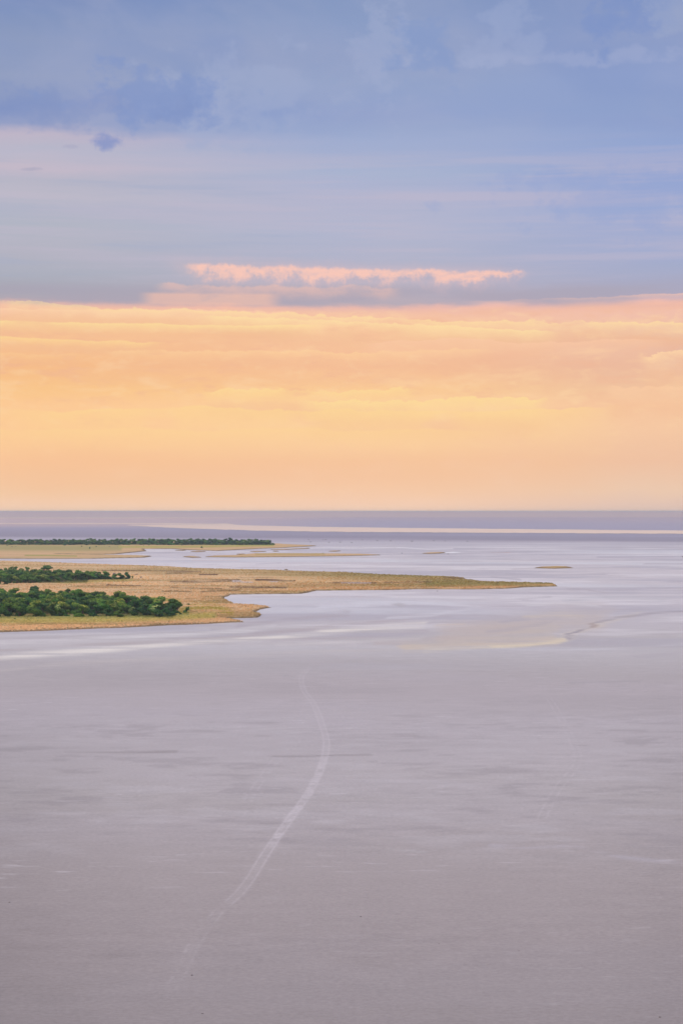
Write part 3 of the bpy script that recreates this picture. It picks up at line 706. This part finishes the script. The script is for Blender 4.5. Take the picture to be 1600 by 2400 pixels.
# ------------------------------------------------------------------ trees
def leaf_mat(name, a, b, top=None):
    m = bpy.data.materials.new(name); m.use_nodes = True; N = NT(m.node_tree); N.n.clear()
    at = N.n.new('ShaderNodeAttribute'); at.attribute_name = 'Col'; r, g, bb = N.sep(at.outputs['Color'])
    oi = N.n.new('ShaderNodeObjectInfo')
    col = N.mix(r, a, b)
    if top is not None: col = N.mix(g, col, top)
    hs = N.n.new('ShaderNodeHueSaturation'); N.put(hs.inputs['Color'], col)
    N.put(hs.inputs['Value'], N.rng(oi.outputs['Random'], 0, 1, 0.72, 1.28, False))
    N.put(hs.inputs['Hue'], N.rng(N.m('FRACT', N.mul(oi.outputs['Random'], 7.31)), 0, 1, 0.478, 0.515, False))
    bs = N.n.new('ShaderNodeBsdfPrincipled'); N.l.new(hs.outputs[0], bs.inputs['Base Color'])
    bs.inputs['Roughness'].default_value = 0.7; bs.inputs['Specular IOR Level'].default_value = 0.15
    tr = N.n.new('ShaderNodeBsdfTranslucent'); N.l.new(hs.outputs[0], tr.inputs[0])
    ms = N.n.new('ShaderNodeMixShader'); ms.inputs[0].default_value = 0.38
    N.l.new(bs.outputs[0], ms.inputs[1]); N.l.new(tr.outputs[0], ms.inputs[2])
    out = N.n.new('ShaderNodeOutputMaterial'); N.l.new(ms.outputs[0], out.inputs[0])
    return m
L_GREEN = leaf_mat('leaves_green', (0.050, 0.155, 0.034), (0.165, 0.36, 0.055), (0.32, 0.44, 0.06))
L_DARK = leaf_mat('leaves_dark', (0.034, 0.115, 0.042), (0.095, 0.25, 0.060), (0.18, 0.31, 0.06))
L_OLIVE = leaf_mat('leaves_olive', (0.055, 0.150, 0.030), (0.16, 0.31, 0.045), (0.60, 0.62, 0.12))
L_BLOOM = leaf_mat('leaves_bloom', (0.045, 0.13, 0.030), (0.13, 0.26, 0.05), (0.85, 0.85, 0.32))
M_BARK = solid('bark', (0.13, 0.10, 0.085), 0.9, 0.2, 3.0)
M_TWIG = solid('grey_twigs', (0.26, 0.22, 0.24), 0.9, 0.2, 3.0)

def crown_geo(seed, kind):
    """unit tree: about 1 wide (diameter) and 1 high, z from the ground"""
    rg = np.random.RandomState(seed)
    lobes = []
    if kind == 'umbrella':
        for k in range(9):
            a = rg.uniform(0, 6.28); r = rg.uniform(0.05, 0.34)
            lobes.append((r * math.cos(a), r * math.sin(a), rg.uniform(0.68, 0.86), rg.uniform(0.15, 0.24), rg.uniform(0.08, 0.13)))
        for k in range(3):
            a = rg.uniform(0, 6.28); r = rg.uniform(0.15, 0.3)
            lobes.append((r * math.cos(a), r * math.sin(a), rg.uniform(0.42, 0.55), 0.11, 0.07))
        nl = 230
    elif kind == 'scrub':
        for k in range(6):
            a = rg.uniform(0, 6.28); r = rg.uniform(0.05, 0.3)
            lobes.append((r * math.cos(a), r * math.sin(a), rg.uniform(0.3, 0.75), rg.uniform(0.14, 0.24), rg.uniform(0.14, 0.22)))
        nl = 110
    else:
        for k in range(22):
            a = k * 2.4 + rg.uniform(-.5, .5); zz = (0.08 + 0.8 * ((k * 0.618) % 1.0))
            prof = (0.40 if zz < 0.6 else 0.40 * (1 - ((zz - 0.6) / 0.42) ** 2) ** 0.5 * 0.9)
            r = prof * rg.uniform(0.45, 1.0) * 0.8
            lobes.append((r * math.cos(a), r * math.sin(a), zz, rg.uniform(0.15, 0.23), rg.uniform(0.10, 0.16)))
        nl = 150
    vs_, cs_ = [], []
    sz = 0.045
    for (x, y, z, rx, rz) in lobes:
        n = nl
        d = rg.normal(size=(n, 3)); d /= np.linalg.norm(d, axis=1)[:, None]
        rad = rg.uniform(0.55, 1.08, n)[:, None]
        p = np.array([x, y, z]) + d * rad * np.array([rx, rx, rz])
        p[:, 2] = np.maximum(p[:, 2], 0.02)
        nn = d * np.array([1, 1, 1.5]) + rg.normal(size=(n, 3)) * 0.45; nn /= np.linalg.norm(nn, axis=1)[:, None]
        up = rg.normal(size=(n, 3)); t = np.cross(nn, up); t /= np.linalg.norm(t, axis=1)[:, None] + 1e-9; b = np.cross(nn, t)
        s = (sz * rg.uniform(0.5, 1.2, n))[:, None]
        q = np.stack([p - t * s - b * s * 0.6, p + t * s - b * s * 0.6, p + t * s * 0.7 + b * s * 0.7, p - t * s * 0.8 + b * s * 0.6], 1)
        vs_.append(q.reshape(-1, 3))
        tone = np.clip(rg.uniform(0, 0.8) + rg.normal(size=n) * 0.22, 0, 1)
        tip = np.clip((rg.rand(n) < 0.6) * (d[:, 2] > 0.1) * sstep(p[:, 2], 0.5, 0.85) * rg.uniform(0.3, 1, n), 0, 1)  # upper leaves lightened: painted top light on greens, bloom colour on flowering bushes
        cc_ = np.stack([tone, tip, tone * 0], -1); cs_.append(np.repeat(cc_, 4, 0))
    v = np.concatenate(vs_); c = np.concatenate(cs_)
    return v, np.arange(len(v)).reshape(-1, 4), c, lobes

def tube(p0, p1, r0, r1, k=5):
    p0, p1 = np.array(p0, float), np.array(p1, float); d = p1 - p0; d /= np.linalg.norm(d)
    a = np.cross(d, [0.3, 0.9, 0.1]); a /= np.linalg.norm(a); b = np.cross(d, a)
    th = np.arange(k) * 2 * math.pi / k
    ring = lambda p, r: p + r * (np.cos(th)[:, None] * a + np.sin(th)[:, None] * b)
    v = np.concatenate([ring(p0, r0), ring(p1, r1)])
    f = [[i, (i + 1) % k, k + (i + 1) % k, k + i] for i in range(k)]
    return v, np.array(f)
def join(parts):
    vs_, fs_, o = [], [], 0
    for v, f in parts: vs_.append(v); fs_.append(f + o); o += len(v)
    return np.concatenate(vs_), np.concatenate(fs_)
def trunk_geo(lobes, seed, kind):
    rg = np.random.RandomState(seed); parts = []
    fork = np.array([rg.uniform(-.03, .03), rg.uniform(-.03, .03), 0.34 if kind == 'umbrella' else 0.14])
    parts.append(tube((0, 0, -0.05), fork, 0.038, 0.030, 7))
    for (x, y, z, rx, rz) in lobes[::2]:
        mid = fork * 0.5 + np.array([x, y, z]) * 0.5 + rg.normal(size=3) * 0.02
        parts.append(tube(fork - [0, 0, .01], mid, 0.022, 0.014)); parts.append(tube(mid, (x, y, z), 0.014, 0.005))
    return join(parts)
def twig_geo(seed):
    rg = np.random.RandomState(seed); tr = [tube((0, 0, -0.05), (0.02, 0, 0.25), 0.04, 0.03, 7)]; tw = []
    def grow(p, d, L, r, lev, acc):
        q = p + d * L; acc.append(tube(p, q, r, r * 0.6, 4))
        if lev == 0: return
        for k in range(4):
            nd = d + rg.normal(size=3) * 0.55; nd[2] += 0.12; nd /= np.linalg.norm(nd)
            grow(p + d * L * rg.uniform(0.5, 1.0), nd, L * rg.uniform(0.55, 0.8), r * 0.6, lev - 1, tw)
    for k in range(5):
        a = k * 1.26 + rg.uniform(-.3, .3); d = np.array([math.cos(a) * .7, math.sin(a) * .7, 0.8]); d /= np.linalg.norm(d)
        grow(np.array([0.02, 0, 0.24]), d, 0.27, 0.022, 3, tr)
    return join(tr), join(tw)

PROTO = {}
def proto(kind, mat, seed):
    """crown mesh and trunk mesh, made once per variant"""
    key = (kind, mat.name, seed)
    if key not in PROTO:
        if kind == 'bare':
            (tv, tf), (cv, cf) = twig_geo(seed)
            t = mesh_obj('trunk', tv, tf, M_TWIG, link=False); c = mesh_obj('branches', cv, cf, M_TWIG, link=False)
        else:
            v, f, col, lobes = crown_geo(seed, kind)
            tv, tf = trunk_geo(lobes, seed, kind)
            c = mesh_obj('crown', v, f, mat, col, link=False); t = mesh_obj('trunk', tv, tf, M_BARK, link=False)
        PROTO[key] = (t, c)
    return PROTO[key]
NT_ = [0]
def tree(name, px, py, wpx, hpx, kind, mat, label, cat='tree', group=None, seed=None):
    NT_[0] += 1
    seed = seed if seed is not None else NT_[0] % 7
    x, y = gp(px, py); sc = (py - HOR) / H
    w, h = wpx / sc, hpx / sc
    e = bpy.data.objects.new(name, None); C.objects.link(e)
    e.empty_display_size = 1.0
    e.location = (float(x), float(y), 0.5); e.rotation_euler = (0, 0, random.uniform(0, 6.28))
    e.scale = (w, w, h)
    tag(e, label, cat, group)
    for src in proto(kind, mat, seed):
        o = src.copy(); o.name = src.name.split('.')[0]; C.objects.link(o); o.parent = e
    return e
random.seed(4)

G1 = 'trees and bushes of the near grove'; G2 = 'trees and bushes of the middle grove'; G3 = 'trees of the far tree line'
# --- near grove, front row, one by one
FRONT = [
 (-18,1451,44,34,'round',L_DARK,'dark green bush cut by the left picture edge, front of the near grove'),
 (14,1449,40,34,'round',L_GREEN,'green bush beside the left picture edge in the front row of the near grove'),
 (46,1449,40,36,'round',L_GREEN,'tall green bush, third from the left picture edge in the near front row'),
 (84,1449,46,40,'round',L_OLIVE,'broad rounded bush just left of the bare sandy gap in the near grove'),
 (122,1447,32,34,'round',L_OLIVE,'pale olive bush just right of the bare sandy gap in the near grove'),
 (141,1448,32,30,'round',L_BLOOM,'bush with a bright pale yellow top right of the bare sandy gap'),
 (157,1448,20,18,'round',L_GREEN,'low green bush at the right foot of the pale yellow topped bush'),
 (192,1449,46,30,'round',L_OLIVE,'wide green bush in front of the grey leafless tree in the near grove'),
 (225,1448,42,30,'round',L_DARK,'very dark rounded bush with a thin yellow rim in the middle of the front row'),
 (250,1448,22,20,'round',L_DARK,'small dark bush between two large rounded ones in the middle of the near front row'),
 (272,1447,42,30,'round',L_OLIVE,'large rounded olive topped bush behind a low dome in the near front row'),
 (277,1450,28,17,'round',L_GREEN,'small low dome shaped bush standing forward of the near front row'),
 (311,1447,26,22,'round',L_BLOOM,'small yellow green bush between darker ones right of the middle of the near front row'),
 (338,1446,38,30,'round',L_DARK,'dark bush between the small yellow green bush and the large speckled bush'),
 (366,1449,42,29,'round',L_BLOOM,'large round bush speckled with yellow near the right end of the near grove'),
 (399,1445,38,30,'round',L_DARK,'dark green bush immediately right of the large yellow speckled bush'),
 (414,1441,34,30,'round',L_GREEN,'green bush second from the right tip of the near grove'),
 (437,1440,17,15,'round',L_GREEN,'small green bush at the very right tip of the near grove'),
 (397,1448,10,7,'scrub',L_DARK,'tiny shrub on the grass in front of the right end of the near grove'),
 (424,1444,9,6,'scrub',L_DARK,'tiny dark shrub on the grass below the tip of the near grove'),
 (35,1455,8,4.5,'scrub',L_DARK,'tiny dark shrub alone on the straw grass below the left end of the near grove'),
 (442,1421,10,7,'scrub',L_DARK,'upper of two tiny dark shrubs off the right tip of the near grove'),
 (442,1429,11,8,'scrub',L_DARK,'lower of two tiny dark shrubs off the right tip of the near grove'),
 (401,1414,5,4,'scrub',L_DARK,'tiny dark shrub on tan grass just above the right end of the near grove'),
 (334,1405,8,4,'scrub',L_DARK,'tiny flat shrub on tan grass behind the back edge of the near grove'),
 (372,1434,54,34,'round',L_GREEN,'broad bright green tree rising behind the large yellow speckled bush'),
 (178,1436,26,28,'bare',L_DARK,'grey leafless tree in the middle of the near grove'),
 (8,1438,24,24,'bare',L_DARK,'grey leafless tree by the left picture edge in the near grove'),
 (298,1436,18,16,'bare',L_DARK,'small grey leafless tree behind the small yellow green bush'),
 (81,1404,22,31,'umbrella',L_DARK,'tallest dark flat topped tree poking above the back edge of the near grove'),
 (285,1420,24,35,'umbrella',L_GREEN,'feathery light green tree poking above the back edge of the near grove on the right'),
 (157,1412,26,31,'round',L_DARK,'dark tree right of the notch of tan grass at the back of the near grove'),
 (140,1414,30,28,'round',L_DARK,'bluish dark tree immediately right of the notch at the back of the near grove'),
 (108,1410,34,28,'round',L_GREEN,'green tree immediately left of the notch at the back of the near grove'),
 (190,1411,40,30,'round',L_GREEN,'wide green tree on the back edge of the near grove right of the dark pair'),
]
placed = []
for t in FRONT:
    shrub = t[4] == 'scrub'
    name = 'shrub' if shrub else ('bare_tree' if t[4] == 'bare' else ('tree' if 'tree' in t[6].split()[:6] else 'bush'))
    tree(name, *t[:6], t[6], 'shrub' if shrub else ('tree' if 'tree' in name else 'bush'), G1)
    placed.append((t[0], t[1]))

def fill(front, back, x0, x1, minx, miny, wr, hr, rows3, names, group, n):
    xs = []; tries = 0; pts = []
    while len(pts) < n and tries < 20000:
        tries += 1
        px = random.uniform(x0, x1)
        yf = np.interp(px, [p[0] for p in front], [p[1] for p in front]); yb = np.interp(px, [p[0] for p in back], [p[1] for p in back])
        py = random.uniform(min(yb, yf - 0.01), yf)
        if any(((px - a) / minx) ** 2 + ((py - b) / miny) ** 2 < 1 for a, b in pts + [q for q in placed]): continue
        pts.append((px, py))
    ents = []
    for (px, py) in pts:
        r = random.random()
        mat, tint = (L_GREEN, 'green') if r < 0.5 else ((L_DARK, 'dark green') if r < 0.82 else (L_OLIVE, 'yellowish green'))
        kind = 'umbrella' if random.random() < 0.10 else 'round'
        yf = np.interp(px, [p[0] for p in front], [p[1] for p in front]); yb = np.interp(px, [p[0] for p in back], [p[1] for p in back])
        fr = (yf - py) / max(yf - yb, 0.5)
        row = rows3[0 if fr < 0.34 else (1 if fr < 0.72 else 2)]
        mark = min(names, key=lambda q: abs(q[0] - px))[1]
        w = random.uniform(*wr); h = random.uniform(*hr); sc = (py - HOR)
        ents.append((px, py, w * sc / 60, h * sc / 60, kind, mat, f"{tint} {'flat tree' if kind == 'umbrella' else 'bush'} {row} {mark}"))
    for e, lab in zip(ents, rank(ents)):
        tn = 'tree' if e[4] == 'umbrella' else 'bush'
        tree(tn, *e[:6], lab, tn, group)
    return pts
NUM = ['two', 'three', 'four', 'five', 'six', 'seven', 'eight', 'nine', 'ten', 'eleven', 'twelve', 'thirteen', 'fourteen']
ORD = ['leftmost', 'second', 'third', 'fourth', 'fifth', 'sixth', 'seventh', 'eighth', 'ninth', 'tenth', 'eleventh', 'twelfth', 'thirteenth', 'fourteenth']
def rank(ents):
    '''labels that several neighbours would share get their place among them'''
    out = []
    for e in ents:
        same = sorted([q for q in ents if q[6] == e[6]], key=lambda q: q[0]); n = len(same)
        if n == 1: out.append(e[6]); continue
        k = same.index(e)
        o_ = 'rightmost' if k == n - 1 else ORD[k]
        out.append(f"{e[6]}, {o_} of {NUM[n - 2]}")
    return out
fill([(-70,1444),(0,1444),(100,1443),(230,1443),(300,1441),(375,1440),(405,1438)], [(-70,1408),(0,1409),(75,1409),(150,1412),(240,1416),(290,1417),(330,1430),(370,1434),(405,1437)],
     -60, 400, 15, 4.0, (9.5, 13.0), (7.0, 9.0), ('close behind', 'well behind', 'far behind'),
     [(0, 'the left end near bush'), (48, 'the third near front bush'), (84, 'the bush left of the sandy gap'), (122, 'the olive bush beside the sandy gap'),
      (150, 'the pale yellow topped bush'), (180, 'the grey leafless near tree'), (225, 'the dark yellow rimmed near bush'), (274, 'the low dome shaped near bush'),
      (311, 'the small yellow green near bush'), (338, 'the dark bush beside the speckled one'), (366, 'the large yellow speckled bush'), (400, 'the right tip of the near grove')],
     'bushes inside the near grove', 105)
# --- middle grove
MID = [
 (110,1352,30,27,'umbrella',L_DARK,'dark umbrella shaped tree standing tallest at the back of the middle grove'),
 (101,1352,18,22,'bare',L_DARK,'greyish leafless tree touching the dark umbrella tree of the middle grove'),
 (65,1350,14,22,'umbrella',L_GREEN,'small crowned tree poking up right of the left picture edge in the middle grove'),
 (38,1348,12,20,'umbrella',L_DARK,'thin crowned dark tree poking up near the left end of the middle grove'),
 (268,1359,13,22,'bare',L_DARK,'slender grey leafless tree rising above the thin right end of the middle grove'),
 (229,1357,9,16,'bare',L_DARK,'faint small leafless tree behind the middle grove, left of the slender grey one'),
 (162,1357,20,22,'umbrella',L_DARK,'dark flat crowned tree at the back of the middle grove right of the umbrella tree'),
 (184,1359,16,23,'umbrella',L_GREEN,'small wispy tree at the back of the middle grove, rightmost of its flat crowned trees'),
 (147,1367,15,7,'bare',L_DARK,'low reddish grey leafless shrub at the front foot of the middle grove'),
 (262,1361,8,3.5,'scrub',L_DARK,'tiny dark shrub on tan grass in front of the right end of the middle grove'),
 (284,1359,22,15,'round',L_GREEN,'round green bush third from the right tip of the middle grove'),
 (299,1359,18,17,'round',L_DARK,'tall dark bush near the right tip of the middle grove'),
 (270,1359.6,22,13,'round',L_GREEN,'low green bush right at the foot of the slender grey tree'),
 (254,1359.6,22,14,'round',L_DARK,'dark bush just left of the foot of the slender grey tree'),
 (237,1360,22,15,'round',L_GREEN,'green bush in front of the faint small leafless tree'),
 (218,1360.6,24,15,'round',L_GREEN,'green bush in the thin middle grove, left of the faint leafless tree'),
 (311,1358,6,10,'scrub',L_GREEN,'small sparse shrub at the right tip of the middle grove'),
 (320,1350,12,5,'bare',L_DARK,'low pinkish leafless scrub just beyond the right tip of the middle grove'),
 (331,1358,9,8,'bare',L_DARK,'lone dark leafless shrub on the tan grass right of the middle grove'),
 (12,1372,20,16,'round',L_DARK,'dark bush at the left picture edge in front of the middle grove'),
]
placed = []
for t in MID:
    name = 'shrub' if t[4] == 'scrub' else ('bare_tree' if t[4] == 'bare' else ('tree' if 'tree' in t[6] else 'bush'))
    tree(name, *t[:6], t[6], 'shrub' if 'shrub' in t[6] or 'scrub' in t[6] else ('tree' if 'tree' in name else 'bush'), G2)
    placed.append((t[0], t[1]))
fill([(-70,1373),(0,1372),(60,1370),(100,1368),(150,1365),(200,1361.5),(250,1360),(290,1359)], [(-70,1340),(0,1343),(50,1348),(100,1352),(150,1354),(200,1358),(250,1359.2),(290,1358.6)],
     -50, 297, 7.0, 2.2, (7.5, 10.5), (5.8, 7.6), ('middle grove front,', 'inner middle grove,', 'middle grove back,'),
     [(0, 'left end'), (38, 'near the thin crowned tree'), (65, 'near the small crowned tree'), (108, 'near the dark umbrella tree'),
      (147, 'near the reddish grey shrub'), (184, 'near the wispy tree'), (229, 'near the faint leafless tree'), (266, 'near the slender grey tree')],
     'bushes inside the middle grove', 112)
# --- far tree line
placed = []
FARL = [
 (505,1278,10,16,'umbrella',L_DARK,'tallest tree of the far tree line, right of its middle'),
 (632,1277.5,9,11,'round',L_DARK,'rounded tree second from the right tip of the far tree line'),
 (641,1278,9,5,'round',L_DARK,'low bush at the right tip of the far tree line'),
 (597,1277,8,12,'umbrella',L_DARK,'small crowned tree poking up near the right end of the far tree line'),
 (473,1286,7,5,'round',L_DARK,'lone dark round bush on the sandy shore below the far tree line'),
 (211,1287.5,5,5,'round',L_DARK,'larger dark bush alone on the green flat below the far tree line'),
 (192,1282.5,4,3,'round',L_DARK,'small dark bush left of the larger lone one on the far flat'),
 (226,1283.3,4.5,3,'round',L_DARK,'small dark bush right of the larger lone one on the far flat'),
 (257,1283,5,3.6,'bare',L_DARK,'faint grey shrub on the far flat right of the small dark bushes'),
 (276,1283,4,2.6,'bare',L_DARK,'faint grey shrub on the far flat, rightmost before the inlet'),
 (29,1284,7,4,'bare',L_DARK,'greyish shrub at the left end of the far flat'),
 (38,1283,5,3,'bare',L_DARK,'small grey shrub right of the greyish one, left end of the far flat'),
 (18,1281,5,3,'scrub',L_DARK,'small shrub below the left end of the far tree line'),
 (337,1281,3,2.2,'scrub',L_DARK,'tiny dark shrub above the mouth of the far inlet'),
 (426,1279.5,5,4,'round',L_DARK,'small dark bush stepping forward from the middle of the far tree line'),
 (350,1279.5,4,3,'round',L_DARK,'tiny dark bush stepping forward from the far tree line above the inlet'),
 (757,1298.6,4,2.4,'scrub',L_DARK,'tiny shrub on the long thin grass bar'),
 (154,1279.5,11,8,'round',L_DARK,'dark bush stepping forward from the left part of the far tree line'),
]
for t in FARL:
    name = 'shrub' if t[4] in ('scrub', 'bare') else ('tree' if 'tree' in t[6].split()[:4] else 'bush')
    tree(name, *t[:6], t[6], name, G3)
FM = [(0, 'the left picture edge'), (30, 'the far left greyish shrub'), (154, 'the forward dark left bush'), (192, 'the leftmost lone flat bush'), (211, 'the larger lone flat bush'),
      (226, 'the rightmost lone flat bush'), (257, 'the faint grey flat shrub'), (276, 'the grey shrub before the inlet'), (345, 'the mouth of the far inlet'),
      (426, 'the forward bush mid way'), (473, 'the lone round shore bush'), (505, 'the tallest tree'), (597, 'the small crowned tree'), (632, 'the right tip')]
px = -40.0; ents = []
while px < 626:
    for row, (yy, hh) in enumerate(((1278.0, (7.0, 9.6)), (1273.6, (6.5, 8.6)))):
        q = px + random.uniform(-2.5, 2.5) + row * 4.5
        h = random.uniform(*hh) * np.interp(q, [0, 60, 300, 480, 620], [0.92, 0.92, 1.08, 1.15, 0.9]) * (1.25 if random.random() < 0.12 else 1.0); w = random.uniform(11.5, 16.0)
        y_ = yy + random.uniform(-.6, .6); sc = (y_ - HOR) / 60
        mat, tint = (L_GREEN, 'mid green') if random.random() < 0.5 else (L_DARK, 'dark green')
        mark = min(FM, key=lambda m_: abs(m_[0] - q))[1]
        ents.append((q, y_, w * sc, h * sc, 'round', mat, f'{tint} tree, far {"front" if row == 0 else "back"} row, near {mark}'))
    px += 9.2
for e, lab in zip(ents, rank(ents)): tree('tree', *e[:6], lab, 'tree', 'trees of the far tree line')
# ------------------------------------------------------------------ stones and specks on the pan
M_STONE = solid('dark_stone', (0.17, 0.145, 0.145), 0.9, 0.2, 2.0)
def stone_mesh(seed):
    rg = np.random.RandomState(seed)
    ico = []
    n, m = 7, 5
    for i in range(m + 1):
        ph = math.pi * i / m
        for j_ in range(n):
            th = 2 * math.pi * j_ / n; r = 0.5 * (1 + rg.uniform(-.22, .22))
            ico.append((r * math.sin(ph) * math.cos(th), r * math.sin(ph) * math.sin(th), 0.32 * math.cos(ph) * (1 + rg.uniform(-.2, .2)) + 0.2))
    f = [[i * n + j_, i * n + (j_ + 1) % n, (i + 1) * n + (j_ + 1) % n, (i + 1) * n + j_] for i in range(m) for j_ in range(n)]
    return mesh_obj('stone', np.array(ico), np.array(f), M_STONE, smooth=True, link=False)
SM = [stone_mesh(s) for s in range(3)]
STONES = [
 (450,2286,6,2.5,'small dark stone right of the fading lower end of the wheel track'),
 (475,2376,7,1.5,'flat dark stone near the bottom edge below the wheel track'),
 (845,2149,4,3,'small dark stone alone on bare mud right of the lower wheel track'),
 (23,2115,5,2,'small dark reddish stone near the left picture edge on the bare mud'),
 (1028,2212,3,1.5,'tiny dark stone on the bare mud right of the picture middle'),
 (1215,2229,3,1.6,'tiny dark stone on the bare mud, lower right'),
 (1545,2384,7,2,'flat dark stone in the bottom right corner'),
 (1598,1305.6,4,3,'dark lump at the right end of the thin grey line by the right picture edge'),
 (941,1297,2.4,2.6,'small dark lump on pale salt between the long grass bar and the white crust'),
 (1024,1385.6,4,1.6,'small reddish stone just below the long grassy spit'),
 (1050,1298.6,5,1.6,'small brown lump just below the white salt crust'),
]
for i, (px, py, w, h, lab) in enumerate(STONES):
    o = SM[i % 3].copy(); o.name = 'stone'; C.objects.link(o); x, y = gp(px, py); sc = (py - HOR) / 60
    o.location = (float(x), float(y), 0); o.scale = (w / sc, w / sc * 0.8, h / sc * 1.1)
    tag(o, lab, 'stone', 'stones on the salt pan')
FSP = [(723,1265.5,3),(757,1265.6,3),(797,1271,5),(763,1265.2,4),(849,1265.8,3),(884,1267.6,5),(915,1267.8,4),(965,1268.6,8),(1016,1267.2,4),(771,1271,5),(824,1272,5),(1043,1268.2,4),(728,1270.4,5),(1095,1269,4)]
for i, (px, py, w) in enumerate(FSP):
    o = SM[i % 3].copy(); o.name = 'salt_hummock'; C.objects.link(o); x, y = gp(px, py); sc = (py - HOR) / 60
    o.location = (float(x), float(y), 0); o.scale = (w / sc, w / sc * 2, 0.9 / sc * 2)
    lab = rank([(q[0], 0, 0, 0, 0, 0, 'dark hummock on pale salt below the lavender band') for q in sorted(FSP)])[sorted(FSP).index((px, py, w))]
    tag(o, lab, 'hummock', 'dark hummocks on the far salt')

# ------------------------------------------------------------------ haze
def haze():
    x0, x1, y0, y1, z0, z1 = -125000, 125000, -9200, 126000, -1.3, 66.0
    v = [(x, y, z) for x in (x0, x1) for y in (y0, y1) for z in (z0, z1)]
    f = [(0, 1, 3, 2), (4, 6, 7, 5), (0, 4, 5, 1), (2, 3, 7, 6), (0, 2, 6, 4), (1, 5, 7, 3)]
    m = bpy.data.materials.new('haze'); m.use_nodes = True; t = m.node_tree; t.nodes.clear()
    pv = t.nodes.new('ShaderNodeVolumePrincipled'); pv.inputs['Color'].default_value = (0.74, 0.87, 1.0, 1)
    pv.inputs['Density'].default_value = BETA; pv.inputs['Anisotropy'].default_value = 0.0
    out = t.nodes.new('ShaderNodeOutputMaterial'); t.links.new(pv.outputs[0], out.inputs['Volume'])
    o = mesh_obj('haze', np.array(v), np.array(f), m); tag(o, kind='stuff')
haze()
